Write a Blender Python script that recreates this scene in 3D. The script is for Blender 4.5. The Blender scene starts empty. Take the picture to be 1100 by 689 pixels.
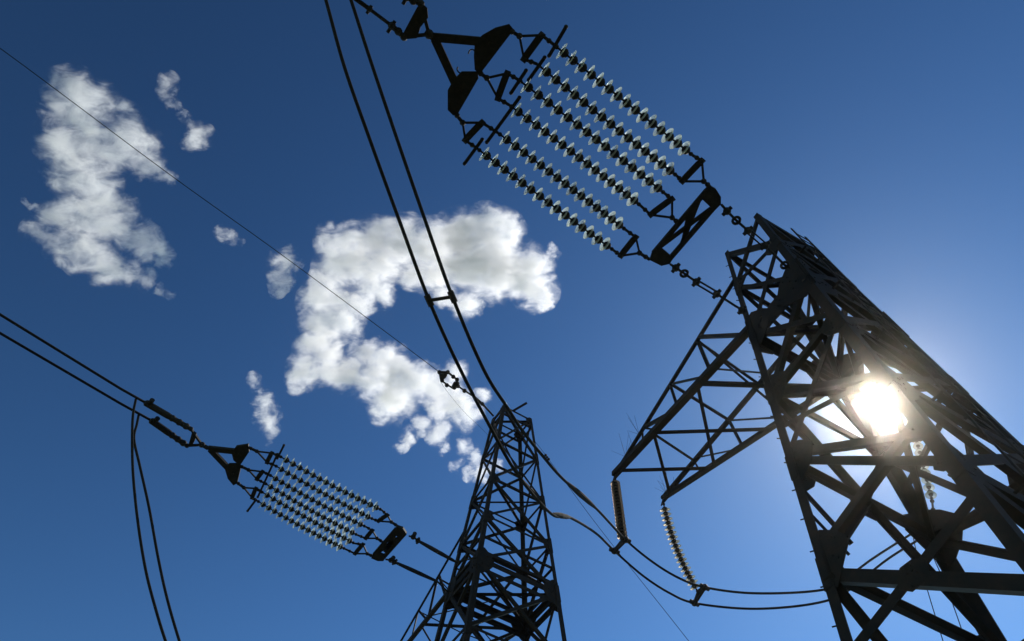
import bpy, bmesh, math, random
from mathutils import Vector, Matrix
R = math.radians
rnd = random.Random(7)
sc = bpy.context.scene
C = sc.collection

# ------------------------------------------------------------------ camera
F_PX, PITCH, ROLL = 793.3, 1.05552, 0.06328          # focal length in photo pixels (1100 wide)
CAM = Vector((0, 0, 1.7))
cp, sp = math.cos(PITCH), math.sin(PITCH)
FWD = Vector((0, cp, sp))
_r0, _u0 = Vector((1, 0, 0)), Vector((0, -sp, cp))
RGT = math.cos(ROLL) * _r0 + math.sin(ROLL) * _u0
UPV = -math.sin(ROLL) * _r0 + math.cos(ROLL) * _u0
cam = bpy.data.objects.new('camera', bpy.data.cameras.new('camera'))
C.objects.link(cam)
cam.matrix_world = Matrix(((RGT.x, UPV.x, -FWD.x, CAM.x), (RGT.y, UPV.y, -FWD.y, CAM.y),
                           (RGT.z, UPV.z, -FWD.z, CAM.z), (0, 0, 0, 1)))
cam.data.sensor_width = 36.0
cam.data.lens = 36.0 * F_PX / 1100.0
cam.data.clip_start, cam.data.clip_end = 0.1, 20000
sc.camera = cam

def ray(px, py):
    return (FWD + RGT * ((px - 550) / F_PX) - UPV * ((py - 344.5) / F_PX))
def proj(p):
    d = p - CAM; z = d.dot(FWD)
    return (550 + F_PX * d.dot(RGT) / z, 344.5 - F_PX * d.dot(UPV) / z)
def hit(px, py, p0, n):
    r = ray(px, py)
    return CAM + r * ((p0 - CAM).dot(n) / r.dot(n))
def on_seg(a, b, px, py, n=400):
    best = None
    for i in range(n + 1):
        p = a.lerp(b, i / n); q = proj(p)
        d = (q[0] - px) ** 2 + (q[1] - py) ** 2
        if best is None or d < best[0]: best = (d, i / n)
    return best[1]

# ------------------------------------------------------------------ sun, sky, exposure
SUN_DIR = ray(937, 437).normalized()
SUN_EL = math.asin(SUN_DIR.z)
SUN_AZ = math.atan2(SUN_DIR.x, SUN_DIR.y)             # clockwise from +Y
sl = bpy.data.lights.new('sun', 'SUN'); sl.energy = 5.0; sl.angle = R(0.5); sl.color = (1.0, 0.95, 0.87)
so = bpy.data.objects.new('sun', sl); C.objects.link(so)
so.rotation_euler = (-SUN_DIR).to_track_quat('-Z', 'Y').to_euler()
w = bpy.data.worlds.new('World'); sc.world = w; w.use_nodes = True
nt = w.node_tree; nt.nodes.clear()
sky = nt.nodes.new('ShaderNodeTexSky'); sky.sky_type = 'NISHITA'; sky.sun_disc = False
sky.sun_elevation = SUN_EL; sky.sun_rotation = SUN_AZ
sky.altitude = 200; sky.air_density = 1.0; sky.dust_density = 0.12; sky.ozone_density = 3.0
hs = nt.nodes.new('ShaderNodeHueSaturation'); hs.inputs['Saturation'].default_value = 0.99; hs.inputs['Hue'].default_value = 0.495
bg = nt.nodes.new('ShaderNodeBackground'); bg.inputs['Strength'].default_value = 0.06
wo = nt.nodes.new('ShaderNodeOutputWorld')
gm = nt.nodes.new('ShaderNodeGamma'); gm.inputs['Gamma'].default_value = 2.1
nt.links.new(sky.outputs[0], gm.inputs['Color']); nt.links.new(gm.outputs[0], hs.inputs['Color']); tn = nt.nodes.new('ShaderNodeMix'); tn.data_type = 'RGBA'; tn.blend_type = 'MULTIPLY'; tn.inputs['Factor'].default_value = 1.0; tn.inputs['B'].default_value = (0.4696, 0.4451, 0.3348, 1)
nt.links.new(hs.outputs[0], tn.inputs['A']); nt.links.new(tn.outputs['Result'], bg.inputs[0]); nt.links.new(bg.outputs[0], wo.inputs[0])
sc.view_settings.view_transform = 'Standard'; sc.view_settings.look = 'None'
sc.view_settings.exposure = 0.0; sc.view_settings.gamma = 1.0; sc.view_settings.use_curve_mapping = False
sc.cycles.max_bounces = 8; sc.cycles.volume_bounces = 4
sc.cycles.volume_step_rate = 0.2; sc.cycles.volume_max_steps = 256

# ------------------------------------------------------------------ materials
def new_mat(name):
    m = bpy.data.materials.new(name); m.use_nodes = True
    n = m.node_tree; b = n.nodes['Principled BSDF']
    return m, n, b
def steel(name, c1, c2, rough, scale=6.0, metal=0.3, thr=(0.42, 0.68)):
    m, n, b = new_mat(name)
    tc = n.nodes.new('ShaderNodeTexCoord')
    no = n.nodes.new('ShaderNodeTexNoise'); no.inputs['Scale'].default_value = scale; no.inputs['Detail'].default_value = 8
    no.inputs['Roughness'].default_value = 0.65
    cr = n.nodes.new('ShaderNodeValToRGB')
    cr.color_ramp.elements[0].position, cr.color_ramp.elements[1].position = thr
    cr.color_ramp.elements[0].color = (*c1, 1); cr.color_ramp.elements[1].color = (*c2, 1)
    rr = n.nodes.new('ShaderNodeMapRange'); rr.inputs['To Min'].default_value = rough - 0.12; rr.inputs['To Max'].default_value = rough + 0.2
    bm_ = n.nodes.new('ShaderNodeBump'); bm_.inputs['Strength'].default_value = 0.25; bm_.inputs['Distance'].default_value = 0.01
    L = n.links.new
    L(tc.outputs['Object'], no.inputs['Vector']); L(no.outputs['Fac'], cr.inputs[0]); L(cr.outputs[0], b.inputs['Base Color'])
    L(no.outputs['Fac'], rr.inputs['Value']); L(rr.outputs[0], b.inputs['Roughness'])
    L(no.outputs['Fac'], bm_.inputs['Height']); L(bm_.outputs[0], b.inputs['Normal'])
    b.inputs['Metallic'].default_value = metal; b.inputs['Specular IOR Level'].default_value = 0.12
    return m
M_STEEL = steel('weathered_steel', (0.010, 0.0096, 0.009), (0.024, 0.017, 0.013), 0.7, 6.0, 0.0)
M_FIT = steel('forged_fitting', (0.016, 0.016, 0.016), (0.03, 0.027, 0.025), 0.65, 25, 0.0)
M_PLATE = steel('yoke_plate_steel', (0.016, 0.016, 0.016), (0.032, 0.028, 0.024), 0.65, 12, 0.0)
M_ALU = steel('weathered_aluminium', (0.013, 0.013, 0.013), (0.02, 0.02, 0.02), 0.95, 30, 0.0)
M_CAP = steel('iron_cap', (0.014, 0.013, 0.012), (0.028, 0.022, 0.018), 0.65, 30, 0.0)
M_CONC = steel('concrete', (0.26, 0.25, 0.23), (0.36, 0.35, 0.32), 0.85, 5, 0.0)

def glass_mat(name, tint, tr, rough):
    m, n, b = new_mat(name)
    out = n.nodes['Material Output']
    b.inputs['Base Color'].default_value = (*tint, 1); b.inputs['Roughness'].default_value = rough
    b.inputs['Transmission Weight'].default_value = 0.75; b.inputs['IOR'].default_value = 1.5
    t = n.nodes.new('ShaderNodeBsdfTranslucent')
    no = n.nodes.new('ShaderNodeTexNoise'); no.inputs['Scale'].default_value = 30
    mp = n.nodes.new('ShaderNodeMix'); mp.data_type = 'RGBA'
    mp.inputs['A'].default_value = (*[x * 0.8 for x in tint], 1); mp.inputs['B'].default_value = (*tint, 1)
    mx = n.nodes.new('ShaderNodeMixShader'); oi = n.nodes.new('ShaderNodeObjectInfo'); rn = n.nodes.new('ShaderNodeMapRange'); rn.inputs['To Min'].default_value = tr * 0.35; rn.inputs['To Max'].default_value = tr * 1.7
    n.links.new(oi.outputs['Random'], rn.inputs['Value']); n.links.new(rn.outputs[0], mx.inputs[0])
    L = n.links.new
    L(no.outputs['Fac'], mp.inputs['Factor']); L(mp.outputs['Result'], t.inputs['Color'])
    L(b.outputs[0], mx.inputs[1]); L(t.outputs[0], mx.inputs[2]); L(mx.outputs[0], out.inputs['Surface'])
    return m
M_GLASS = glass_mat('toughened_glass', (0.78, 0.85, 0.81), 0.17, 0.05)
M_DUSTY = glass_mat('dusty_glass', (0.2, 0.16, 0.12), 0.16, 0.3)

# ------------------------------------------------------------------ mesh helpers
def link(name, bm, mat, parent=None, base=Vector((0, 0, 0)), smooth=False):
    me = bpy.data.meshes.new(name)
    bmesh.ops.recalc_face_normals(bm, faces=bm.faces[:])
    if base.length: bmesh.ops.translate(bm, verts=bm.verts[:], vec=-base)
    bm.to_mesh(me); bm.free()
    if smooth:
        for p in me.polygons: p.use_smooth = True
    me.materials.append(mat)
    o = bpy.data.objects.new(name, me); C.objects.link(o)
    if parent: o.parent = parent
    return o
def tag(o, label, cat, group=None, kind=None):
    if label: o['label'] = label
    if cat: o['category'] = cat
    if group: o['group'] = group
    if kind: o['kind'] = kind
    return o
def empty(name, loc, label, cat, group=None):
    o = bpy.data.objects.new(name, None); C.objects.link(o); o.location = loc; o.empty_display_size = 0.2
    return tag(o, label, cat, group)
def frame(d, hint):
    d = d.normalized(); x = hint - d * hint.dot(d)
    if x.length < 1e-4: x = d.orthogonal()
    x.normalize(); return x, d.cross(x)
def add_profile(bm, a, b, x, y, pts):
    va = [bm.verts.new(a + x * p[0] + y * p[1]) for p in pts]
    vb = [bm.verts.new(b + x * p[0] + y * p[1]) for p in pts]
    n = len(pts)
    for i in range(n): bm.faces.new((va[i], va[(i + 1) % n], vb[(i + 1) % n], vb[i]))
    bm.faces.new(va[::-1]); bm.faces.new(vb)
def add_angle(bm, a, b, w_, hint, flip=1):
    """an equal L-section of rolled steel from a to b, one flange facing hint"""
    x, y = frame(b - a, hint); y = y * flip; t = max(0.008, w_ * 0.11); h = w_ / 2
    j = Vector((rnd.uniform(-1, 1), rnd.uniform(-1, 1), rnd.uniform(-1, 1))) * 0.004
    add_profile(bm, a + j, b + j, x, y, [(-t / 2, -h), (w_ * 0.8, -h), (w_ * 0.8, -h + t), (t / 2, -h + t), (t / 2, h), (-t / 2, h)])
def add_box_bar(bm, a, b, w_, t, hint):
    x, y = frame(b - a, hint)
    add_profile(bm, a, b, x, y, [(-t / 2, -w_ / 2), (t / 2, -w_ / 2), (t / 2, w_ / 2), (-t / 2, w_ / 2)])
def add_rod(bm, a, b, r, n=8, r2=None):
    x, y = frame(b - a, Vector((0.3, 0.2, 0.9))); r2 = r if r2 is None else r2
    va = [bm.verts.new(a + (x * math.cos(k * 2 * math.pi / n) + y * math.sin(k * 2 * math.pi / n)) * r) for k in range(n)]
    vb = [bm.verts.new(b + (x * math.cos(k * 2 * math.pi / n) + y * math.sin(k * 2 * math.pi / n)) * r2) for k in range(n)]
    for i in range(n): bm.faces.new((va[i], va[(i + 1) % n], vb[(i + 1) % n], vb[i]))
    bm.faces.new(va[::-1]); bm.faces.new(vb)
def add_tube(bm, pts, r, n=8):
    rings = []; x = None
    rr = r if isinstance(r, (list, tuple)) else [r] * len(pts)
    for i, p in enumerate(pts):
        d = (pts[min(i + 1, len(pts) - 1)] - pts[max(i - 1, 0)]).normalized()
        x = d.orthogonal() if x is None else x - d * x.dot(d)
        x.normalize(); y = d.cross(x)
        rings.append([bm.verts.new(p + (x * math.cos(k * 2 * math.pi / n) + y * math.sin(k * 2 * math.pi / n)) * rr[i]) for k in range(n)])
    for u, v in zip(rings, rings[1:]):
        for k in range(n): bm.faces.new((u[k], u[(k + 1) % n], v[(k + 1) % n], v[k]))
    bm.faces.new(rings[0][::-1]); bm.faces.new(rings[-1])
def spline(pts, m=8):
    out = []; P = [pts[0] * 2 - pts[1]] + list(pts) + [pts[-1] * 2 - pts[-2]]
    for i in range(1, len(P) - 2):
        a, b, c, d = P[i - 1:i + 3]
        for k in range(m):
            t = k / m
            out.append(0.5 * ((2 * b) + (c - a) * t + (2 * a - 5 * b + 4 * c - d) * t * t + (3 * b - a - 3 * c + d) * t ** 3))
    out.append(pts[-1]); return out
def add_plate(bm, poly, n, t):
    """polygon (3D points) thickened to t along n"""
    n = n.normalized()
    va = [bm.verts.new(p - n * t / 2) for p in poly]; vb = [bm.verts.new(p + n * t / 2) for p in poly]
    k = len(poly)
    for i in range(k): bm.faces.new((va[i], va[(i + 1) % k], vb[(i + 1) % k], vb[i]))
    bm.faces.new(va[::-1]); bm.faces.new(vb)
def add_lathe(bm, prof, a, axis, n=24):
    x, y = frame(axis, Vector((0.31, 0.77, 0.2))); ax = axis.normalized(); rings = []
    for r, z in prof:
        rings.append([bm.verts.new(a + ax * z + (x * math.cos(k * 2 * math.pi / n) + y * math.sin(k * 2 * math.pi / n)) * max(r, 1e-4)) for k in range(n)])
    for u, v in zip(rings, rings[1:]):
        for k in range(n): bm.faces.new((u[k], u[(k + 1) % n], v[(k + 1) % n], v[k]))
    bm.faces.new(rings[0][::-1]); bm.faces.new(rings[-1])
def add_ball(bm, p, r, sx=1.0):
    bmesh.ops.create_icosphere(bm, subdivisions=2, radius=r, matrix=Matrix.Translation(p))
def add_ring(bm, c, n, ra, rb):
    x, y = frame(n, Vector((0.2, 0.9, 0.3)))
    pts = [c + (x * math.cos(k * 2 * math.pi / 16) + y * math.sin(k * 2 * math.pi / 16)) * ra for k in range(17)]
    add_tube(bm, pts, rb, 6)

# ------------------------------------------------------------------ ground
GZ = 0.0
def ground():
    bm = bmesh.new(); N = 60; H = 300.0
    V = {}
    for i in range(N + 1):
        for j in range(N + 1):
            u, v = (i / N * 2 - 1), (j / N * 2 - 1)
            x, y = H * u * abs(u) ** 0.6, H * v * abs(v) ** 0.6
            d = math.hypot(x, y)
            V[i, j] = bm.verts.new((x, y, -0.02 + 0.5 * math.sin(x * 0.05) * math.sin(y * 0.043 + 1) * min(1, max(0, (d - 40) / 80))))
    for i in range(N):
        for j in range(N): bm.faces.new((V[i, j], V[i + 1, j], V[i + 1, j + 1], V[i, j + 1]))
    m, n, b = new_mat('meadow_ground')
    tc = n.nodes.new('ShaderNodeTexCoord'); n1 = n.nodes.new('ShaderNodeTexNoise'); n1.inputs['Scale'].default_value = 0.15; n1.inputs['Detail'].default_value = 10
    n2 = n.nodes.new('ShaderNodeTexNoise'); n2.inputs['Scale'].default_value = 9; n2.inputs['Detail'].default_value = 6
    cr = n.nodes.new('ShaderNodeValToRGB'); e = cr.color_ramp.elements
    e[0].position, e[0].color = 0.35, (0.03, 0.05, 0.014, 1); e[1].position, e[1].color = 0.7, (0.09, 0.075, 0.04, 1)
    ad = n.nodes.new('ShaderNodeMath'); ad.operation = 'MULTIPLY_ADD'; ad.inputs[1].default_value = 0.4
    sb = n.nodes.new('ShaderNodeMath'); sb.operation = 'SUBTRACT'; sb.inputs[1].default_value = 0.2
    bp = n.nodes.new('ShaderNodeBump'); bp.inputs['Strength'].default_value = 0.6; bp.inputs['Distance'].default_value = 0.1
    L = n.links.new
    L(tc.outputs['Object'], n1.inputs['Vector']); L(tc.outputs['Object'], n2.inputs['Vector'])
    L(n2.outputs['Fac'], ad.inputs[0]); L(n1.outputs['Fac'], ad.inputs[2]); L(ad.outputs[0], sb.inputs[0]); L(sb.outputs[0], cr.inputs[0])
    L(cr.outputs[0], b.inputs['Base Color']); L(n2.outputs['Fac'], bp.inputs['Height']); L(bp.outputs[0], b.inputs['Normal'])
    b.inputs['Roughness'].default_value = 0.95
    tag(link('ground', bm, m), None, None, kind='structure')
ground()

# ------------------------------------------------------------------ towers
S = 0.7
class Tower:
    def __init__(s, rot, x, y, k, A, asp, dz, wl, wb):
        s.rot, s.x, s.y, s.k, s.A, s.asp, s.dz, s.wl, s.wb = rot, x * S, y * S, k, A, asp, dz, wl, wb
        s.e1 = Vector((math.cos(rot), math.sin(rot), 0)); s.e2 = Vector((-s.e1.y, s.e1.x, 0))
        s.c = Vector((s.x, s.y, 0))
    def z(s, h): return 1.7 + S * (h + s.dz)
    def P(s, i, h):                                   # point on leg i at level h
        q = S * s.k * (s.A - h); a, b = [(-1, -1), (1, -1), (1, 1), (-1, 1)][i % 4]
        p = s.c + s.e1 * (a * q) + s.e2 * (b * q * s.asp); p.z = s.z(h); return p
    def mid(s, i, j, h, t=0.5): return s.P(i, h).lerp(s.P(j, h), t)
    def out(s, i, j):                                 # outward normal of the face between legs i and j
        m = s.mid(i, j, 0) - Vector((s.x, s.y, s.z(0))); m.z = 0; m.normalize(); return m
GND = -1.7 / S                                         # level of the ground in tower units

def make_tower(T, top, levels, label, scheme, gus, group):
    base = Vector((T.x, T.y, 0))
    root = empty('lattice_tower', base, label, 'pylon', group)
    g0 = GND - T.dz
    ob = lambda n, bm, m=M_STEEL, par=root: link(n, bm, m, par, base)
    cnt = [0]
    def brace(a, b, w_, hint, par=root, name='brace'):
        bm = bmesh.new(); cnt[0] += 1
        add_angle(bm, a, b, w_, hint, rnd.choice((-1, 1)))
        return ob(name, bm, par=par)
    for i in range(4):                                 # legs: L-section, spliced, with cover plates at the joints
        bm = bmesh.new()
        ctr = Vector((T.x, T.y, 0)); cuts = [g0] + [h for h in sorted(levels) if h > g0 + 1] + ([top] if top not in levels else [])
        for u, v in zip(cuts, cuts[1:]):
            a, b = T.P(i, u), T.P(i, v)
            wl = T.wl * (1.4 if i == 3 and T.dz == 0 else 1.15 if i == 1 and T.dz == 0 else 1.0) * (1.0 if u < 19 else 0.86 if u < 23 else 0.75)
            d = (b - a).normalized(); inn = (ctr - a); inn.z = 0; inn.normalize()
            sx = inn.dot(T.e1); sy = inn.dot(T.e2)
            x = T.e1 * (1 if sx > 0 else -1); x = (x - d * x.dot(d)).normalized()
            yv = T.e2 * (1 if sy > 0 else -1); yv = (yv - d * yv.dot(d)).normalized()
            t = wl * 0.13
            off = -(x + yv) * wl * 0.25
            add_profile(bm, a + off, b + off + d * 0.02, x, yv, [(0, 0), (wl, 0), (wl, t), (t, t), (t, wl), (0, wl)])
            # splice cover
            add_profile(bm, b + off - d * 0.3 - (x + yv) * 0.012, b + off + d * 0.3 - (x + yv) * 0.012, x, yv,
                        [(0, 0), (wl * 0.9, 0), (wl * 0.9, 0.011), (0.011, 0.011), (0.011, wl * 0.9), (0, wl * 0.9)]) if v < top - 0.5 else None
        ob('leg', bm)
        f = bmesh.new(); p = T.P(i, g0); p.z = 0
        bmesh.ops.create_cube(f, size=1, matrix=Matrix.Translation(p + Vector((0, 0, 0.1))) @ Matrix.Rotation(T.rot, 4, 'Z') @ Matrix.Diagonal((0.7, 0.7, 0.5, 1)))
        bmesh.ops.bevel(f, geom=f.edges[:], offset=0.03, segments=2, affect='EDGES')
        ob('footing', f, M_CONC)
    for it in scheme:                                  # (i, hi, j, hj, width factor[, mid fraction])
        i, hi, j, hj, wf = it[:5]
        ii, jj = int(i), int(j)
        fa, fb = (it[5], it[6]) if len(it) > 5 else (ii, jj)
        # i or j may be ('m', a, b, t)
        a = T.P(ii, hi) if i == ii else T.mid(fa, fb, hi, i - ii)
        b = T.P(jj, hj) if j == jj else T.mid(fa, fb, hj, j - jj)
        n = T.out(fa, fb) if (fa - fb) % 2 else Vector((0, 0, 1))
        brace(a, b, T.wb * wf, -n, name='brace' if abs(hi - hj) > 0.6 else 'horizontal_strut')
    for (i, h, size, faces) in gus:                    # gusset plates lying in the faces beside a leg joint
        for (p, q) in faces:
            n = T.out(p, q); o = p if q == i else q
            hdir = (T.P(o, h) - T.P(i, h)).normalized() if i in (p, q) else (T.P(q, h) - T.P(p, h)).normalized()
            v = (T.P(i, h + 1) - T.P(i, h)).normalized() if i in (p, q) else Vector((0, 0, 1))
            c0 = (T.P(i, h) if i in (p, q) else T.mid(p, q, h)) + n * (0.012 + rnd.uniform(0, 0.008))
            s_ = size * 0.88
            if i in (p, q):
                pts = [(-0.10, -0.85), (0.28, -0.95), (0.75, -0.55), (1.0, -0.12), (1.0, 0.15), (0.72, 0.55), (0.25, 0.9), (-0.10, 0.8)]
            else:
                pts = [(-0.8, 0.2), (-0.85, -0.2), (-0.4, -0.6), (0.4, -0.65), (0.85, -0.2), (0.8, 0.2), (0.35, 0.55), (-0.35, 0.6)]
            pts = [(a * rnd.uniform(0.9, 1.1), b * rnd.uniform(0.9, 1.1)) for a, b in pts]
            bm = bmesh.new(); add_plate(bm, [c0 + hdir * (a * s_) + v * (b * s_) for a, b in pts], n, 0.02)
            for k in range(7):                         # bolt heads
                a, b = rnd.uniform(0.1, 0.7), rnd.uniform(-0.5, 0.5)
                if i not in (p, q): a -= 0.4
                bc = c0 + hdir * (a * s_) + v * (b * s_)
                add_rod(bm, bc - n * 0.03, bc + n * 0.03, 0.02, 6)
            ob('gusset_plate', bm)
    return root, ob, brace

NEAR = Tower(-1.1062, 9.95095, 11.39068, 0.051988, 45.1577, 1.4522, 0.0, 0.175, 0.118)
FAR = Tower(-1.07365, 0.3442, 25.55392, 0.055887, 43.53433, 1.52646, 0.86828, 0.15, 0.082)

def x_panel(i, j, h1, h2, wf=1.0): return [(i, h1, j, h2, wf), (j, h1, i, h2, wf)]
def vee(i, j, h1, h2, wf=1.0):  return [(i, h1, i + 0.5, h2, wf, i, j), (j, h1, i + 0.5, h2, wf, i, j)]   # corners above, mid below
def lam(i, j, h1, h2, wf=1.0):  return [(i + 0.5, h1, i, h2, wf, i, j), (i + 0.5, h1, j, h2, wf, i, j)]  # mid above, corners below
near_scheme = [
    # front face (legs 0-1), as seen
    (0, 26.9, 1, 23.9, 1.1), (1, 26.9, 0, 24.3, .8), (0, 24.3, 1, 23.9, .9), (1, 23.8, 0, 20.7, 1.0), (0, 23.9, 1, 20.7, .9),
    (0, 20.8, 1, 20.8, 1.5), (0, 20.3, 1, 20.5, 1.3), (0, 20.7, 1, 17.8, 1.1), (1, 20.7, 0, 17.4, 1.1), (0, 17.4, 1, 17.8, 1.1),
    (0, 17.4, 1, 14.4, 1.1), (0, 15.9, 1, 14.4, .9), (1, 17.6, 0, 14.8, 1.0), (0, 14.6, 1, 11.0, 1.25), (0, 14.9, 1, 12.0, 1.1),
    (0, 11.6, 1, 12.6, 1.2), (0, 11.0, 1, 7.9, 1.6), (0, 9.1, 1, 10.1, 1.3), (0, 7.6, 1, 3.0, 1.5), (1, 7.6, 0, 3.0, 1.5), (0, 3, 1, 3, 1.3), (0, 3, 1, -1.5, 1.4), (1, 3, 0, -1.5, 1.4),
    # left face (3-0)
    (0, 26.9, 3, 26.9, .9), (0, 26.9, 3, 23.9, .9), (3, 26.9, 0, 23.9, .8), (0, 23.9, 3, 23.9, 1.0), (0, 23.9, 3, 20.8, 1.0), (3, 23.9, 0, 20.8, 1.0),
    (0, 20.75, 3, 20.75, 1.5), (0, 20.3, 3, 20.3, 1.2),
    *lam(3, 4, 20.7, 17.4, 1.1), (3, 17.4, 0, 17.4, 1.0), *vee(3, 4, 17.3, 14.35, 1.35), (3, 14.3, 0, 14.4, 1.4), *lam(3, 4, 14.3, 11.2, 1.25),
    (3, 11.0, 0, 11.0, 1.4), *vee(3, 4, 10.9, 7.5, 1.8), (3, 7.5, 0, 7.5, 1.3), *lam(3, 4, 7.4, 3, 1.4), (3, 3, 0, 3, 1.3), *vee(3, 4, 3, -1.5, 1.3),
    # back face (2-3)
    (2, 26.9, 3, 26.9, .9), *x_panel(2, 3, 26.9, 23.9, .9), (2, 23.9, 3, 23.9, 1.0), *x_panel(2, 3, 23.9, 20.8, 1.0), (2, 20.75, 3, 20.75, 1.5),
    (2.5, 20.7, 2, 17.4, 1.1, 2, 3), (2, 17.4, 3, 17.4, 1.1), *vee(2, 3, 17.3, 14.4, 1.2), (2, 13.4, 3, 14.3, 1.2), (2, 13.9, 3, 14.2, .8), (3, 14.3, 2, 10.4, 1.25),
    (3, 15.9, 2, 17.2, .8), (2, 11, 3, 11, 1.3), *vee(2, 3, 11, 7.5, 1.4), (2, 7.5, 3, 7.5, 1.3), *lam(2, 3, 7.4, 3, 1.4), (2, 3, 3, 3, 1.3), *vee(2, 3, 3, -1.5, 1.3),
    # right face (1-2)
    (1, 26.9, 2, 26.9, 1.7), *x_panel(1, 2, 26.9, 23.9, 1.2), (1, 23.9, 2, 23.9, 1.7), *x_panel(1, 2, 23.9, 20.8, 1.4), (1, 20.75, 2, 20.75, 2.0),
    *x_panel(1, 2, 20.7, 17.5, 1.4), (1, 17.5, 2, 17.5, 1.7), *x_panel(1, 2, 17.5, 14.3, 1.4), (1, 14.3, 2, 14.3, 1.7), *x_panel(1, 2, 14.3, 11, 1.6), (1, 11, 2, 11, 1.9),
    *x_panel(1, 2, 11, 7.5, 1.6), (1, 7.5, 2, 7.5, 1.7), *x_panel(1, 2, 7.5, 3, 1.7), (1, 3, 2, 3, 1.7), *x_panel(1, 2, 3, -1.5, 1.3),
    *[(1, h, 2, h, 0.8) for h in (22.3, 15.9)],
    # plan bracing at the crossarm and below
    (0, 20.7, 2, 20.7, 1.1), (1, 20.7, 3, 20.7, 1.1), (0, 24.1, 2, 24.0, 1.0), (0, 17.4, 2, 17.4, .8), (1, 17.4, 3, 17.4, .8), (1, 14.3, 3, 14.3, .9),
    # secondary struts
    (0, 13.6, 3.76, 12.4, .6, 3, 4), (0, 12.9, 3.8, 12.0, .5, 3, 4), (0, 16.5, 3.8, 15.9, .6, 3, 4), (3, 13.3, 3.25, 12.6, .7, 3, 4),
]
# mid-point codes: j = 3.t means t of the way from leg 3 to leg 0
near_gus = [(0, 20.8, 0.8, ((0, 1), (3, 0))), (1, 20.8, 1.0, ((0, 1), (1, 2))), (2, 20.8, 0.8, ((1, 2), (2, 3))), (3, 20.8, 0.9, ((2, 3), (3, 0))),
            (0, 17.4, 0.62, ((0, 1), (3, 0))), (3, 17.4, 0.5, ((3, 0), (2, 3))), (1, 17.5, 0.5, ((0, 1), (1, 2))), (2, 17.4, 0.6, ((1, 2),)),
            (0, 14.4, 0.62, ((0, 1), (3, 0))), (3, 14.3, 0.72, ((3, 0), (2, 3))), (1, 14.3, 0.28, ((0, 1),)), (1, 14.3, 0.75, ((1, 2),)), (2, 14.0, 0.7, ((1, 2), (2, 3))),
            (0, 11.3, 0.62, ((0, 1), (3, 0))), (3, 11.0, 0.55, ((3, 0),)), (1, 11.2, 0.3, ((0, 1),)), (1, 11.2, 0.6, ((1, 2),)), (2, 11, 0.7, ((1, 2),)),
            (0, 24.1, 0.4, ((0, 1), (3, 0))), (1, 23.9, 0.5, ((0, 1), (1, 2))), (3, 23.9, 0.35, ((3, 0),)), (2, 23.9, 0.4, ((1, 2),)),
            (9, 14.2, 0.42, ((3, 0),)), (9, 9.6, 0.35, ((0, 1),)), (9, 20.6, 0.6, ((3, 0), (0, 1)))]
near_gus += [(l, h, z, ((1, 2),)) for h in (22.3, 17.4, 14.2, 11.1) for l, z in ((1, 0.6), (2, 0.6))]
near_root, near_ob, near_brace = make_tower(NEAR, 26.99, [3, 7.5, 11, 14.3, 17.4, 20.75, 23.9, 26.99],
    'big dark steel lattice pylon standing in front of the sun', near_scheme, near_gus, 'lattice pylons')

far_scheme = []
FL = [32.8, 29.4, 26.2, 23.4, 20.7, 17.2, 13.5, 9.3, 4.5, -1.5]
for (i, j) in ((0, 1), (1, 2), (2, 3), (3, 0)):
    for n_, (u, v) in enumerate(zip(FL, FL[1:])):
        far_scheme += x_panel(i, j, u, v, 1.0 if n_ < 3 else 1.2)
        far_scheme.append((i, u, j, u, 2.1 if n_ == 4 else 1.0))
    far_scheme += [(i, 32.1, j, 32.1, .9), (i, 20.2, j, 20.2, 1.6), (i, 21.2, j, 21.2, 1.2)]
for h in (32.7, 26.2, 20.7): far_scheme += [(0, h, 2, h, .9), (1, h, 3, h, .9)]
far_scheme += [(i, h, (i + 1) % 4, h, .8) for i in range(4) for h in (22.1,)]
far_gus = [(i, 20.7, 0.6, (((i, (i + 1) % 4)), ((i + 3) % 4, i))) for i in range(4)] + \
          [(i, 26.2, 0.34, (((i, (i + 1) % 4)), ((i + 3) % 4, i))) for i in range(4)] + \
          [(i, 23.4, 0.34, (((i, (i + 1) % 4)), ((i + 3) % 4, i))) for i in range(4)] + \
          [(i, 32.6, 0.3, (((i, (i + 1) % 4)), ((i + 3) % 4, i))) for i in range(4)]
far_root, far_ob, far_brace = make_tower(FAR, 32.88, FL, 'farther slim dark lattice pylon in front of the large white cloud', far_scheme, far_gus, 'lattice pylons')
# spike on the far pylon's head
bm = bmesh.new(); p = FAR.mid(1, 2, 32.8, 0.35); add_angle(bm, p, hit(566, 433, p + FAR.e1 * 0.5, FAR.e1), 0.1, Vector((0, 0, 1))); far_ob('head_spike', bm)

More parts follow.
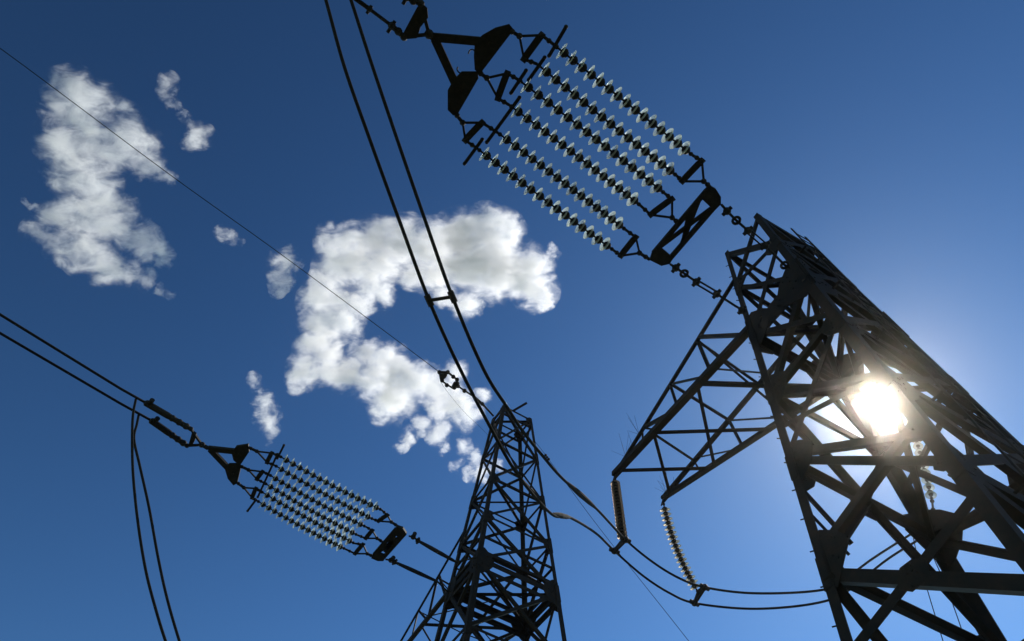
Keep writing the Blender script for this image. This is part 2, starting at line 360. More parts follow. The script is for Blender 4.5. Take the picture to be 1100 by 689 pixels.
# crossarms
T1 = hit(660, 512, Vector((0, 0, NEAR.z(22.47))), Vector((0, 0, 1)))
T2 = hit(712, 537, Vector((0, 0, NEAR.z(22.47))), Vector((0, 0, 1)))
def crossarm(T, t1, t2, ob, root, hU, hL, kw, bars, base):
    ch = {'uF': (T.P(0, hU[0]), t1), 'lF': (T.P(0, hL[0]), t1), 'uB': (T.P(3, hU[1]), t2), 'lB': (T.P(3, hL[1]), t2)}
    up = Vector((0, 0, 1))
    arm = None
    for t in (t1, t2):
        bm = bmesh.new(); add_plate(bm, [t + T.e1 * a + T.e2 * 0.0 + up * b for a, b in ((-0.12, -0.14), (0.5, -0.12), (0.55, 0.14), (0.1, 0.14))], T.e2, 0.03)
        if arm is None: arm = ob('crossarm', bm)
        else: link('tip_plate', bm, M_STEEL, arm, base)
    wd = {'uF': .72, 'lF': 1.45, 'uB': .95, 'lB': 1.1}
    for k, (a, b) in ch.items():
        bm = bmesh.new(); add_angle(bm, a, b, T.wb * wd[k] * kw, up); link('chord', bm, M_STEEL, arm, base)
    for (ka, ta, kb, tb, wf) in bars:
        bm = bmesh.new()
        add_angle(bm, ch[ka][0].lerp(ch[ka][1], ta), ch[kb][0].lerp(ch[kb][1], tb), T.wb * wf * kw, up, rnd.choice((-1, 1)))
        link('brace', bm, M_STEEL, arm, base)
    return ch
nb = Vector((NEAR.x, NEAR.y, 0)); fb_ = Vector((FAR.x, FAR.y, 0))
chn = {'uF': (NEAR.P(0, 24.6), T1), 'lF': (NEAR.P(0, 21.0), T1), 'uB': (NEAR.P(3, 23.9), T2), 'lB': (NEAR.P(3, 20.7), T2)}
def tt(k, x, y): return on_seg(chn[k][0], chn[k][1], x, y)
raw = [('uF', (750, 363), 'lF', (795, 357), .9), ('uF', (750, 367), 'lF', (761, 398), .75), ('uF', (750, 367), 'uB', (818, 415), .55), ('uF', (750, 366), 'lB', (850, 452), .55),
       ('lF', (752, 413), 'lB', (895, 418), .9), ('uF', (720, 413), 'lF', (756, 401), .75), ('uF', (720, 414), 'lF', (726, 437), .7), ('uF', (720, 413), 'uB', (784, 453), .6),
       ('lF', (768, 397), 'uB', (830, 404), .5), ('lF', (749, 415), 'lB', (769, 503), .75), ('uF', (690, 460), 'lF', (722, 441), .75), ('uF', (690, 460), 'lF', (706, 463), .5),
       ('uF', (690, 461), 'lF', (692, 478), .5), ('lF', (704, 465), 'lB', (832, 467), .95), ('lF', (668, 507), 'lB', (766, 506), 1.0), ('uB', (785, 453), 'lB', (852, 454), .55),
       ('uB', (785, 455), 'lB', (798, 482), .6), ('lF', (704, 468), 'lB', (718, 529), .75), ('lF', (704, 468), 'uB', (746, 495), .65), ('uB', (746, 497), 'lB', (754, 511), .5),
       ('uB', (751, 492), 'lB', (798, 484), .5)]
bars = [(a, tt(a, *pa), b, tt(b, *pb), wf) for a, pa, b, pb, wf in raw]
crossarm(NEAR, T1, T2, near_ob, near_root, (24.6, 23.9), (21.0, 20.7), 1.0, bars, nb)
def far_tip(t):                                        # the same arm on the far pylon
    d = t - nb; q = FAR.c + FAR.e1 * d.dot(NEAR.e1) + FAR.e2 * d.dot(NEAR.e2); q.z = FAR.z(21.6); return q
crossarm(FAR, far_tip(T1), far_tip(T2), far_ob, far_root, (24.2, 23.9), (20.7, 20.7), 1.0, bars, fb_)

# anti-bird wire spikes and step bolts
def spikes(p, n):
    bm = bmesh.new(); add_ball(bm, p, 0.03)
    for k in range(n):
        d = Vector((rnd.uniform(-.7, .7), rnd.uniform(-.7, .7), 1)).normalized(); add_rod(bm, p, p + d * rnd.uniform(.45, .8), 0.004, 4, 0.003)
    return bm
_arm = [o for o in C.objects if o.name == 'crossarm'][0]
for a, b, t in ((chn['uF'][0], T1, .78), (chn['uF'][0], T1, .9), (chn['lF'][0], T1, .82), (chn['uB'][0], T2, .97), (chn['lB'][0], T2, .93)):
    link('bird_spike', spikes(a.lerp(b, t) + Vector((0, 0, .06)), 7), M_STEEL, _arm, nb)
h = 5.0
while h < 26:
    for i in (0, 3):
        p = NEAR.P(i, h); o_ = (p - Vector((NEAR.x, NEAR.y, p.z))).normalized(); d = (o_ + NEAR.e1 * (-0.7 if int(h * 2) % 2 else 0.2)).normalized()
        bm = bmesh.new(); add_rod(bm, p + o_ * 0.03, p + o_ * 0.05 + d * 0.07, 0.011, 6); near_ob('step_bolt', bm)
    h += 0.95

# ladder up the near pylon's outer edge
def ladder():
    bm = bmesh.new(); add_plate(bm, [NEAR.P(1, 26.5) + Vector((0, 0, z)) + NEAR.e2 * a for a, z in ((0, 0), (0.1, 0), (0.1, 0.1), (0, 0.1))], NEAR.e1, 0.02)
    lad = near_ob('ladder', bm)
    o1 = NEAR.out(1, 2)
    def q(h, t): return NEAR.mid(1, 2, h, t) + o1 * 0.26
    tA, tB = 0.30, 0.52
    for t in (tA, tB):
        b2 = bmesh.new(); add_box_bar(b2, q(1, t), q(25.6, t), 0.06, 0.03, o1); link('rail', b2, M_STEEL, lad, nb)
    h = 1.5
    while h < 25.4:
        b2 = bmesh.new(); add_rod(b2, q(h, tA), q(h, tB), 0.014, 6); link('rung', b2, M_STEEL, lad, nb); h += 0.55
    for h in (3, 7.5, 11, 14.3, 17.4, 20.75, 23.9):
        for t in (tA, tB):
            b2 = bmesh.new(); add_box_bar(b2, NEAR.mid(1, 2, h, t), q(h, t), 0.05, 0.02, Vector((0, 0, 1))); link('bracket', b2, M_STEEL, lad, nb)
ladder()

# ------------------------------------------------------------------ insulators
SHED = [(0.05, -0.004), (0.09, -0.010), (0.13, -0.020), (0.160, -0.033), (0.166, -0.041), (0.161, -0.046), (0.146, -0.036), (0.126, -0.032), (0.118, -0.044), (0.110, -0.030), (0.086, -0.026), (0.078, -0.040), (0.070, -0.024), (0.045, -0.022)]
CAP = [(0.018, -0.13), (0.018, -0.05), (0.055, -0.05), (0.068, -0.02), (0.083, 0.0), (0.088, 0.03), (0.085, 0.055), (0.07, 0.068), (0.058, 0.09), (0.034, 0.106), (0.02, 0.11)]
_bm = bmesh.new(); add_lathe(_bm, SHED, Vector(), Vector((0, 0, 1)), 28); _o = link('insulator_disc', _bm, M_GLASS, smooth=True); ME_SHED = _o.data; bpy.data.objects.remove(_o)
_bm = bmesh.new(); add_lathe(_bm, CAP, Vector(), Vector((0, 0, 1)), 16); _o = link('metal_cap', _bm, M_CAP, smooth=True); ME_CAP = _o.data; bpy.data.objects.remove(_o)
_bm = bmesh.new(); add_lathe(_bm, SHED, Vector(), Vector((0, 0, 1)), 28); _o = link('insulator_disc', _bm, M_DUSTY, smooth=True); ME_DUSTY = _o.data; bpy.data.objects.remove(_o)
def insulator_string(a, b, n, label, group, rscale=1.0, shed=None, curve=None, flip=False, lead=0.16):
    """string of n discs from a to b; caps point towards a"""
    root = empty('insulator_string', a, label, 'insulator', group)
    L = (b - a).length
    pos = lambda t: a.lerp(b, t) + (curve * (4 * t * (1 - t)) if curve else Vector())
    u0 = lead / L; u1 = 1 - lead / L; pitch = (u1 - u0) * L / n
    zs = pitch / 0.23
    for k in range(n):
        t = u0 + (u1 - u0) * (k + 0.5) / n
        d = (pos(t + 0.01) - pos(t - 0.01)).normalized()
        if not flip: d = -d
        rot = d.to_track_quat('Z', 'Y').to_matrix().to_4x4()
        m = Matrix.Translation(pos(t) - a) @ rot @ Matrix.Rotation(rnd.uniform(0, 6), 4, 'Z') @ Matrix.Diagonal((rscale, rscale, zs, 1))
        o = bpy.data.objects.new('insulator_disc', shed or ME_SHED); C.objects.link(o); o.parent = root; o.matrix_local = m
        cpo = bpy.data.objects.new('metal_cap', ME_CAP); C.objects.link(cpo); cpo.parent = o
    for (p, q) in ((0, u0), (u1, 1)):
        A, B = pos(p), pos(q); bm = bmesh.new()
        add_rod(bm, A, B, 0.022, 8); add_ball(bm, A.lerp(B, 0.5), 0.045)
        link('end_fitting', bm, M_FIT, root, a)
    return root

# ------------------------------------------------------------------ tension sets
def mean(*p): return sum(p, Vector()) / len(p)
class Set:
    """pixel tracing of one six-string tension set, dropped on the plane in which the set really hangs"""
    def __init__(s, T, h0, slope):
        s.n = (Vector((0, 0, 1)) - T.e2 * slope).normalized(); s.p0 = Vector((T.x, T.y, T.z(h0))); s.e = T.e1
    def __call__(s, x, y, lift=0.0): return hit(x, y, s.p0 + s.n * lift, s.n)
def plate_thing(name, Sx, poly, t, label, cat, group, holes=(), mat=None):
    P = [Sx(*p) for p in poly]; c = mean(*P)
    bm = bmesh.new(); add_plate(bm, P, Sx.n, t)
    return tag(link(name, bm, mat or M_PLATE, None, Vector()), label, cat, group)

def big_set(T, Sx, d, sz, where, n_disc):
    """all hardware of a tension set; d holds traced points; sz scales the thicknesses"""
    px = lambda p: Sx(*p)
    # strings
    order = ['along the upper edge of', 'second from the upper edge of', 'third from the upper edge of', 'third from the lower edge of', 'second from the lower edge of', 'along the lower edge of']
    for k, (a, b) in enumerate(d['strings']):
        A, B = px(a), px(b)
        insulator_string(A, B, n_disc, 'glass disc string, %s the %s' % (order[k], where), 'insulator strings of the %s' % where, rscale=sz, flip=True, lead=0.09, curve=Vector((rnd.uniform(-.02, .02), rnd.uniform(-.02, .02), -0.05)))
    # small triangular yokes
    pos = ['upper', 'middle', 'lower']
    for end in ('front', 'rear'):
        for k, (anchor, apex, ea, eb, sa, sb) in enumerate(d[end]):
            an, ap, A, B, s1, s2 = px(anchor), px(apex), px(ea), px(eb), px(sa), px(sb)
            root = empty('yoke_link', ap, 'dark triangular yoke, %s of three at the %s end of the %s' % (pos[k], 'pylon' if end == 'rear' else 'wing', where), 'yoke', 'triangular yoke links of the %s' % where)
            bm = bmesh.new()
            tdir = (B - A).normalized(); nd = Sx.n.cross(tdir)
            wv = 0.055 * sz
            add_plate(bm, [A - tdir * .05 + nd * wv, A + tdir * .1 + nd * wv * 1.3, B - tdir * .1 + nd * wv * 1.3, B + tdir * .05 + nd * wv, B + tdir * .05 - nd * wv, A - tdir * .05 - nd * wv], Sx.n, 0.04)
            link('yoke_plate', bm, M_PLATE, root, ap)
            bm = bmesh.new()
            for Q in (A, B):
                add_box_bar(bm, ap, Q, 0.042 * sz, 0.03, Sx.n)
                add_ball(bm, Q, 0.055 * sz)
            add_ball(bm, ap, 0.06 * sz); add_box_bar(bm, an, ap, 0.06 * sz, 0.05, Sx.n); add_ball(bm, an.lerp(ap, 0.4), 0.055 * sz)
            link('shackle', bm, M_FIT, root, ap)
            for Q, s_ in ((A, s1), (B, s2)):
                bm = bmesh.new(); add_rod(bm, Q, s_, 0.03 * sz); add_ball(bm, Q.lerp(s_, 0.55), 0.05 * sz)
                link('ball_eye', bm, M_FIT, root, ap)
    # arcing bars
    for k, (a, b) in enumerate(d['horns']):
        A, B = px(a), px(b)
        bm = bmesh.new(); add_box_bar(bm, A, B, 0.06 * sz, 0.05, Sx.n); add_ball(bm, B, 0.04 * sz); add_ball(bm, A, 0.04 * sz)
        tag(link('arcing_horn', bm, M_FIT), 'dark straight bar across the %s of the %s' % (d['hornwhere'][k], where), 'arcing bar', 'arcing bars of the %s' % where)
    # butterfly yoke
    J = px(d['J'])
    root = empty('wing_yoke', J, 'dark two winged yoke joining the conductor to the %s' % where, 'yoke', 'winged yokes')
    for a, b in d['arms']:
        bm = bmesh.new(); add_box_bar(bm, px(a), px(b), d['armw'], 0.07, Sx.n); link('arm', bm, M_PLATE, root, J)
    for wing in d['wings']:
        bm = bmesh.new(); add_plate(bm, [px(p) for p in wing], Sx.n, 0.05)
        W = link('wing_plate', bm, M_PLATE, root, J)
        bm = bmesh.new(); q = [px(p) for p in wing]; m = mean(*q) + Sx.n * 0.06
        add_rod(bm, m, m - Sx.n * 0.14, 0.04 * sz); link('bolt', bm, M_FIT, W, J)
    for pts in d.get('hooks', []):
        bm = bmesh.new(); add_tube(bm, spline([px(p) for p in pts], 4), 0.012, 6); link('hook', bm, M_FIT, root, J)
    # conductor yoke
    A, B, ap = px(d['ca']), px(d['cb']), px(d['capex'])
    root = empty('clamp_yoke', ap, 'small dark yoke holding the conductor clamps of the %s' % where, 'yoke', 'clamp yokes')
    bm = bmesh.new(); add_plate(bm, [px(p) for p in d['cplate']], Sx.n, 0.06); link('yoke_plate', bm, M_PLATE, root, ap)
    bm = bmesh.new()
    for Q in (A, B): add_box_bar(bm, ap, Q, 0.06 * sz, 0.05, Sx.n); add_ball(bm, Q, 0.07 * sz)
    add_ball(bm, ap, 0.09 * sz); add_box_bar(bm, ap, J, 0.09 * sz, 0.07, Sx.n); link('shackle', bm, M_FIT, root, ap)
    # rear yoke frame
    P = [px(p) for p in d['ryoke']]; c = mean(*P)
    root = empty('frame_yoke', c, 'long dark frame yoke on the pylon side of the %s' % where, 'yoke', 'frame yokes')
    for nm, lst in (('edge_bar', d['redge']), ('web', d['rweb'])):
        for a, b, w_ in lst:
            bm = bmesh.new(); add_box_bar(bm, px(a), px(b), w_, 0.06 if nm == 'edge_bar' else 0.045, Sx.n); link(nm, bm, M_PLATE, root, c)
    for poly in d['rcap']:
        bm = bmesh.new(); add_plate(bm, [px(p) for p in poly], Sx.n, 0.075); link('end_plate', bm, M_PLATE, root, c)
    # links to the pylon
    for k, chain in enumerate(d['chains']):
        pts = [px(p[:2]) for p in chain]
        pts[-1] = d['attach'][k]
        root = empty('link_chain', pts[0], '%s dark link chain tying the %s to its pylon' % (('upper', 'lower')[k], where), 'chain', 'link chains')
        bm = bmesh.new()
        for (a, b), kd in zip(zip(pts, pts[1:]), [c_[2] for c_ in chain]):
            if kd == 'rod': add_rod(bm, a, b, 0.028 * sz)
            elif kd == 'thick': add_tube(bm, [a, a.lerp(b, .08), a.lerp(b, .35), a.lerp(b, .6), a.lerp(b, .9), b], [0.03, 0.045, 0.06, 0.06, 0.045, 0.03], 10)
            elif kd == 'pair':
                o_ = (b - a).cross(Sx.n).normalized() * 0.045
                add_box_bar(bm, a + o_, b + o_, 0.03, 0.05, Sx.n); add_box_bar(bm, a - o_, b - o_, 0.03, 0.05, Sx.n)
        link('rod', bm, M_FIT, root, pts[0])
        for p, kd in zip(pts, [c_[3] for c_ in chain]):
            if kd == 'lump':
                bm = bmesh.new(); add_ball(bm, p, 0.085 * sz); x = (pts[-1] - pts[0]).cross(Sx.n).normalized(); add_rod(bm, p - x * 0.12 * sz, p + x * 0.12 * sz, 0.04 * sz)
                link('shackle', bm, M_FIT, root, pts[0])
            elif kd == 'ring':
                bm = bmesh.new(); add_ring(bm, p, Sx.n, 0.075 * sz, 0.032 * sz); link('ring', bm, M_FIT, root, pts[0])
            elif kd == 'stub':
                bm = bmesh.new(); add_ball(bm, p, 0.08); x = (pts[-1] - pts[0]).cross(Sx.n).normalized(); add_rod(bm, p, p + x * 0.16, 0.06); link('clevis', bm, M_FIT, root, pts[0])

SN = Set(NEAR, 20.85, 0.06)
nd = dict(
    strings=[((596, 49), (744, 167)), ((577, 69), (727, 189)), ((557, 86), (714, 208)), ((547, 113), (688, 221)), ((535, 143), (672, 247)), ((513, 160), (659, 269))],
    front=[((545, 31), (558, 39), (582, 38), (563, 64), (596, 49), (577, 69)), ((512, 76), (523, 84), (545, 79), (535, 106), (557, 86), (547, 113)), ((487, 119), (497, 132), (518, 132), (500, 151), (535, 143), (513, 160))],
    rear=[((763, 201), (756, 195), (754, 173), (733, 195), (744, 167), (727, 189)), ((729, 240), (722, 234), (722, 214), (699, 231), (714, 208), (688, 221)), ((698, 279), (687, 272), (683, 255), (667, 275), (672, 247), (659, 269))],
    horns=[((608, 29), (590, 60)), ((585, 62), (568, 86)), ((565, 76), (549, 100)), ((558, 105), (523, 153)), ((518, 150), (499, 176))],
    hornwhere=['first glass string', 'second glass string', 'third glass string', 'fourth and fifth glass strings', 'sixth glass string'],
    J=(466, 42), armw=0.15, arms=[((464, 40), (520, 45)), ((467, 42), (490, 92))],
    wings=[[(547, 26), (532, 30), (518, 38), (510, 46), (509, 60), (510, 75), (516, 79), (548, 37), (551, 31)], [(513, 77), (496, 77), (487, 86), (481, 97), (481, 118), (487, 124), (492, 122), (514, 84)]],
    hooks=[[(511, 60), (509, 54), (505, 54), (503, 58)], [(496, 79), (493, 78), (491, 75), (492, 72)]],
    ca=(452, 4), cb=(434, 40), capex=(461, 37), cplate=[(453, 3), (448, 8), (433, 36), (436, 42), (448, 41), (452, 29), (460, 19), (459, 9)],
    ryoke=[(762, 199), (774, 213), (717, 284), (699, 275)],
    redge=[((759, 205), (702, 272), 0.1), ((772, 217), (717, 281), 0.1)], rweb=[((752, 212), (731, 266), 0.085), ((764, 224), (708, 266), 0.085), ((741, 226), (734, 262), 0.1)],
    rcap=[[(762, 199), (769, 203), (774, 211), (774, 219), (767, 226), (752, 212), (757, 204)], [(698, 279), (701, 270), (708, 264), (723, 277), (719, 283), (710, 285)]],
    chains=[[(775, 220, 'rod', None), (781, 227, 'rod', 'lump'), (791, 237, 'rod', 'ring'), (803.5, 248, 'pair', 'lump'), (822, 264, 'rod', 'lump'), (838, 280, 'rod', None), (843, 285, 'rod', 'ring'), (848, 288, 'rod', None)],
            [(720, 284, 'rod', None), (726, 288, 'rod', 'lump'), (735, 294, 'rod', 'ring'), (748, 303, 'pair', 'lump'), (770, 316, 'rod', 'lump'), (790, 329, 'rod', None), (797, 333, 'rod', 'lump')]],
    attach=[SN(848, 288), SN(797, 333)])
big_set(NEAR, SN, nd, 1.0, 'near insulator set', 15)

SF = Set(FAR, 20.75, 0.0)
fd = dict(
    strings=[((300, 490), (410, 548)), ((295, 500), (401, 558)), ((289, 510), (393, 566)), ((284, 519), (384, 575)), ((280, 528), (381, 584)), ((276, 538), (371, 590))],
    front=[((265.5, 480), (276, 485), (292, 487), (287, 497), (300, 490), (295, 500)), ((255.5, 499.5), (267, 505), (282, 507), (276, 515), (289, 510), (284, 519)), ((252.5, 517), (262, 524), (275, 525), (271, 535), (280, 528), (276, 538))],
    rear=[((428, 566), (420.5, 561), (416, 553.5), (406.5, 560), (410, 548), (401, 558)), ((412, 583), (405, 578.5), (400, 570), (393, 578.5), (393, 566), (384, 575)), ((401, 598), (394.5, 595), (390, 585), (381.5, 595), (381, 584), (371, 590))],
    horns=[((305, 478.5), (298, 492.5)), ((298, 488), (277, 534)), ((275, 537), (266, 549))],
    hornwhere=['first glass string', 'middle glass strings', 'sixth glass string'],
    J=(224, 482), armw=0.16, arms=[((224, 482), (252, 485)), ((226, 483), (245, 503))],
    wings=[[(267, 477), (254, 479), (249, 486), (251, 494), (258, 500), (268, 485)], [(257, 498), (246, 498), (242, 504), (245, 514), (251, 521), (255, 519), (259, 502)]],
    ca=(205, 461), cb=(201, 479), capex=(217, 478), cplate=[(207, 463), (203, 477), (207, 478), (210, 472), (211, 466)],
    ryoke=[(427, 565), (437, 573), (413, 601), (399, 599)],
    redge=[((426, 568), (402, 596), 0.11), ((435, 573), (411, 600), 0.11)], rweb=[((424, 574), (414, 593), 0.12), ((430, 577), (406, 593), 0.12), ((420, 578), (417, 590), 0.12)],
    rcap=[[(427, 565), (433, 567), (437, 573), (433, 578), (421, 573)], [(399, 599), (403, 592), (415, 597), (412, 602), (406, 602)]],
    chains=[[(439, 576, 'rod', None), (444, 577, 'rod', 'stub'), (449, 581, 'thick', 'lump'), (490, 604, 'rod', None), (509, 612, 'rod', None)],
            [(414, 601, 'rod', None), (420, 602, 'rod', 'stub'), (424, 604, 'thick', 'lump'), (470, 625, 'rod', None), (486, 633, 'rod', None)]],
    attach=[FAR.P(1, 20.75), FAR.P(0, 20.75)])
big_set(FAR, SF, fd, 0.92, 'far insulator set', 15)

# ------------------------------------------------------------------ jumper support strings on the near crossarm
def hang_len(t, px, py):
    best = None
    for k in range(400):
        L = k * 0.01; q = proj(t - Vector((0, 0, L))); d = (q[0] - px) ** 2 + (q[1] - py) ** 2
        if best is None or d < best[0]: best = (d, L)
    return best[1]
LEN1 = hang_len(T1, 667, 583)
B1 = T1 - Vector((0, 0, LEN1)); B2 = hit(751, 638, B1, Vector((0, 0, 1)))
print('hang', LEN1, T1, B1, T2, B2, (T2 - B2).length)
up = Vector((0, 0, 1))
insulator_string(T1 - up * 0.05, B1, 17, 'dusty insulator string hanging straight down from the left tip of the crossarm', 'hanging insulator strings', 0.8, ME_DUSTY)
insulator_string(T2 - up * 0.05, B2, 18, 'dusty insulator string hanging slanted and bowed from the lower tip of the crossarm', 'hanging insulator strings', 0.92, ME_DUSTY, curve=(RGT * -0.10 - UPV * 0.08))
W1 = [hit(672, 580, B1, up), hit(660, 592, B1, up)]; W2 = [hit(757, 631, B2, up), hit(746, 648, B2, up)]
for B, Wp, lab in ((B1, W1, 'dark clamp yoke under the straight hanging insulator string'), (B2, W2, 'dark clamp yoke under the slanted hanging insulator string')):
    root = empty('jumper_clamp', B, lab, 'clamp', 'jumper clamps')
    bm = bmesh.new(); x = (Wp[1] - Wp[0]).normalized()
    add_plate(bm, [B + up * 0.12, Wp[0] + up * 0.05, Wp[0] - up * 0.06, Wp[1] - up * 0.06, Wp[1] + up * 0.05], x.cross(up), 0.05); link('yoke_plate', bm, M_PLATE, root, B)
    for q in Wp:
        bm = bmesh.new(); add_rod(bm, q - NEAR.e2 * 0.13, q + NEAR.e2 * 0.13, 0.06); add_ball(bm, q, 0.09); link('clamp', bm, M_FIT, root, B)

# ------------------------------------------------------------------ wires
def wire(name, pts, r, label, cat, group=None, m=8, mat=None):
    bm = bmesh.new(); P = spline(pts, m); add_tube(bm, P, r, 8)
    return tag(link(name, bm, mat or M_ALU, smooth=True), label, cat, group)
# near jumper pair: from the line clamps off the frame, down past the far pylon, under the crossarm tips, behind the near pylon's leg
def vplane(a, b):
    d = (b - a); d.z = 0; return d.cross(up).normalized()
S0 = SN(330, -75); nS = vplane(S0, (W1[0] + W1[1]) / 2)
side = (W1[1] - W1[0]) / 2
def jp(lst, s): return [hit(x, y, (S0 if s is None else W1[0 if s < 0 else 1]), nS) for x, y in lst]
up_px = [(362, -45), (377, 0), (398, 65), (425, 145), (455, 232), (486, 319), (520, 398), (545, 438), (562, 464), (583, 490), (605, 515), (640, 546)]
lo_px = [(336, -45), (350, 0), (370, 72), (398, 152), (430, 240), (461, 323), (492, 392), (525, 456), (556, 510), (592, 552), (612, 556), (640, 573)]
backdir = (NEAR.e2 + NEAR.e1 * 0.12).normalized(); nB = backdir.cross(up).normalized()
up_b = [(800, 637), (850, 637), (888, 633), (905, 625), (935, 602), (980, 573)]
lo_b = [(800, 654), (850, 652), (890, 645), (912, 634), (952, 602), (990, 578)]
b_u = [hit(x, y, Vector((0, 0, z)), up) for (x, y), z in zip(up_b, (14.95, 14.95, 15.1, 15.3, 15.8, 16.6))]; b_l = [hit(x, y, Vector((0, 0, z)), up) for (x, y), z in zip(lo_b, (14.95, 14.95, 15.1, 15.35, 15.9, 16.6))]
u_pts = jp(up_px, -1) + [W1[0]] + [W1[0].lerp(W2[0], t) - up * (0.25 * 4 * t * (1 - t)) for t in (.33, .66)] + [W2[0]] + b_u
l_pts = jp(lo_px, 1) + [W1[1]] + [W1[1].lerp(W2[1], t) - up * (0.25 * 4 * t * (1 - t)) for t in (.33, .66)] + [W2[1]] + b_l
for q in (u_pts[0], u_pts[5], u_pts[9], W1[0], W2[0], b_u[1], b_u[3], b_u[-1]): print('jump', [round(v, 2) for v in q])
wire('jumper_wire', u_pts, 0.03, 'right hand dark jumper cable of the twin pair sweeping past the far pylon head', 'cable', 'twin jumper cables of the near pylon')
wire('jumper_wire', l_pts, 0.03, 'left hand dark jumper cable of the twin pair sweeping past the far pylon head', 'cable', 'twin jumper cables of the near pylon')
for pts, k, lab in ((u_pts, (10, 11), 'dark sleeve joint on the upper jumper cable right of the far pylon'), (l_pts, (9, 10), 'dark sleeve joint on the lower jumper cable right of the far pylon')):
    a, b = pts[k[0]], pts[k[1]]; bm = bmesh.new(); add_tube(bm, [a.lerp(b, t) for t in (0.1, .3, .5, .8, 1.0)], [0.03, 0.05, 0.06, 0.05, 0.03], 10)
    tag(link('sleeve_joint', bm, M_ALU), lab, 'joint', 'jumper sleeve joints')
bm = bmesh.new(); a, b = u_pts[5], l_pts[5]
add_rod(bm, a, b, 0.03); add_rod(bm, a - (u_pts[6] - a).normalized() * 0.1, a + (u_pts[6] - a).normalized() * 0.1, 0.055); add_rod(bm, b - (l_pts[6] - b).normalized() * 0.1, b + (l_pts[6] - b).normalized() * 0.1, 0.055)
tag(link('spacer', bm, M_FIT), 'short dark spacer bar between the twin jumper cables before the cloud', 'spacer')

# near line clamps and conductors leaving over the camera
for k, (pts, lab) in enumerate((([(434, 40), (428, 34), (421, 28), (397, 10), (382, -1), (340, -32)], 'lower dark dead end clamp and conductor above the near winged yoke'),
                                ([(452, 4), (444, 1), (437, -3), (415, -18), (398, -30), (356, -60)], 'upper dark dead end clamp and conductor above the near winged yoke'))):
    P = [SN(*p) for p in pts]; d = (P[-1] - P[0]).normalized()
    root = empty('conductor', P[0], lab, 'conductor', 'near conductors')
    bm = bmesh.new(); add_rod(bm, P[0], P[2], 0.05); add_rod(bm, P[2], P[3], 0.032); x = d.cross(SN.n)
    for q in (P[1], P[2]): add_ball(bm, q, 0.075)
    add_rod(bm, P[2] - x * 0.1, P[2] + x * 0.14, 0.035); add_rod(bm, P[3] - x * 0.07, P[3] + x * 0.09, 0.03); add_ball(bm, P[3], 0.06)
    link('dead_end_clamp', bm, M_FIT, root, P[0])
    bm = bmesh.new(); far_p = P[-1] + d * 40 - up * 1.5; add_tube(bm, [P[3], P[4], P[5], P[5].lerp(far_p, .4) - up * 0.4, far_p], 0.04, 8); link('cable', bm, M_ALU, root, P[0], True)

# far line: sleeves, conductors, jumper loop
for k, (pts, lab) in enumerate((([(205, 461), (155, 432), (130, 418), (0, 338), (-120, 264)], 'upper of the two parallel conductors leading left from the far insulator set'),
                                ([(201, 479), (161, 451), (130, 434), (0, 358), (-120, 288)], 'lower of the two parallel conductors leading left from the far insulator set'))):
    P = [SF(*p) for p in pts]; d = (P[1] - P[0]).normalized()
    root = empty('conductor', P[0], lab, 'conductor', 'far conductors')
    bm = bmesh.new(); add_tube(bm, [P[0], P[0].lerp(P[1], .1), P[0].lerp(P[1], .4), P[0].lerp(P[1], .5), P[0].lerp(P[1], .97), P[1]], [0.05, 0.07, 0.07, 0.085, 0.085, 0.04], 10)
    for t in (.1, .25, .4): add_ball(bm, P[0].lerp(P[1], t), 0.09)
    x = SF(pts[1][0] + 8, pts[1][1] - 5) - P[1]; x = (x - d * x.dot(d)).normalized(); q = P[1].lerp(P[0], .1); add_rod(bm, q, q + x * 0.2, 0.065)
    link('dead_end_clamp', bm, M_FIT, root, P[0])
    bm = bmesh.new(); far_p = P[-1] + (P[-1] - P[-2]).normalized() * 30; add_tube(bm, [P[1], P[2], P[3], P[4], far_p], 0.033, 8); link('cable', bm, M_ALU, root, P[0], True)
qa, qb = SF(146, 429), SF(149, 446)
jn = vplane(qa, FAR.c + FAR.e1 * -5)
wire('jumper_wire', [qa] + [hit(x, y, qa, jn) for x, y in ((143, 445), (142, 470), (143, 510), (148, 560), (156, 610), (166, 650), (180, 695), (205, 760))], 0.033, 'left jumper cable of the pair hanging down at the left edge', 'cable', 'hanging jumper cables of the far pylon')
wire('jumper_wire', [qb] + [hit(x, y, qb, jn) for x, y in ((147, 456), (144, 472), (150, 500), (160, 545), (170, 600), (180, 645), (194, 693), (216, 760))], 0.033, 'right jumper cable of the pair hanging down at the left edge', 'cable', 'hanging jumper cables of the far pylon')

# earth wire with its insulating link, on the far pylon's head
SG = Set(FAR, 32.6, 0.0)
G0 = SG(530, 447)
root = empty('earth_wire_link', SG(484, 407), 'small dark diamond frame link in the earth wire beside the far pylon head', 'link')
def gl(name, f): bm = bmesh.new(); f(bm); link(name, bm, M_FIT, root, root.location.copy())
a, b, c_, d_ = SG(471, 401), SG(477, 399.5), SG(493, 410), SG(497, 417); e_, f_ = SG(475, 409), SG(488, 418)
gl('frame_bar', lambda bm: (add_rod(bm, SG(472, 400), SG(481, 400), 0.05), add_rod(bm, SG(481, 400), SG(491, 408), 0.04), add_rod(bm, SG(472, 400), SG(474, 409), 0.04), add_rod(bm, SG(474, 409), SG(486, 417), 0.035), add_rod(bm, SG(486, 417), SG(492, 415), 0.045), add_rod(bm, SG(491, 408), SG(492, 415), 0.04)))
gl('link_insulator', lambda bm: (add_tube(bm, [SG(475, 406), SG(477, 403), SG(479, 401)], [0.1, 0.13, 0.08], 10), add_tube(bm, [SG(487, 417), SG(490, 413), SG(492, 411)], [0.1, 0.13, 0.08], 10)))
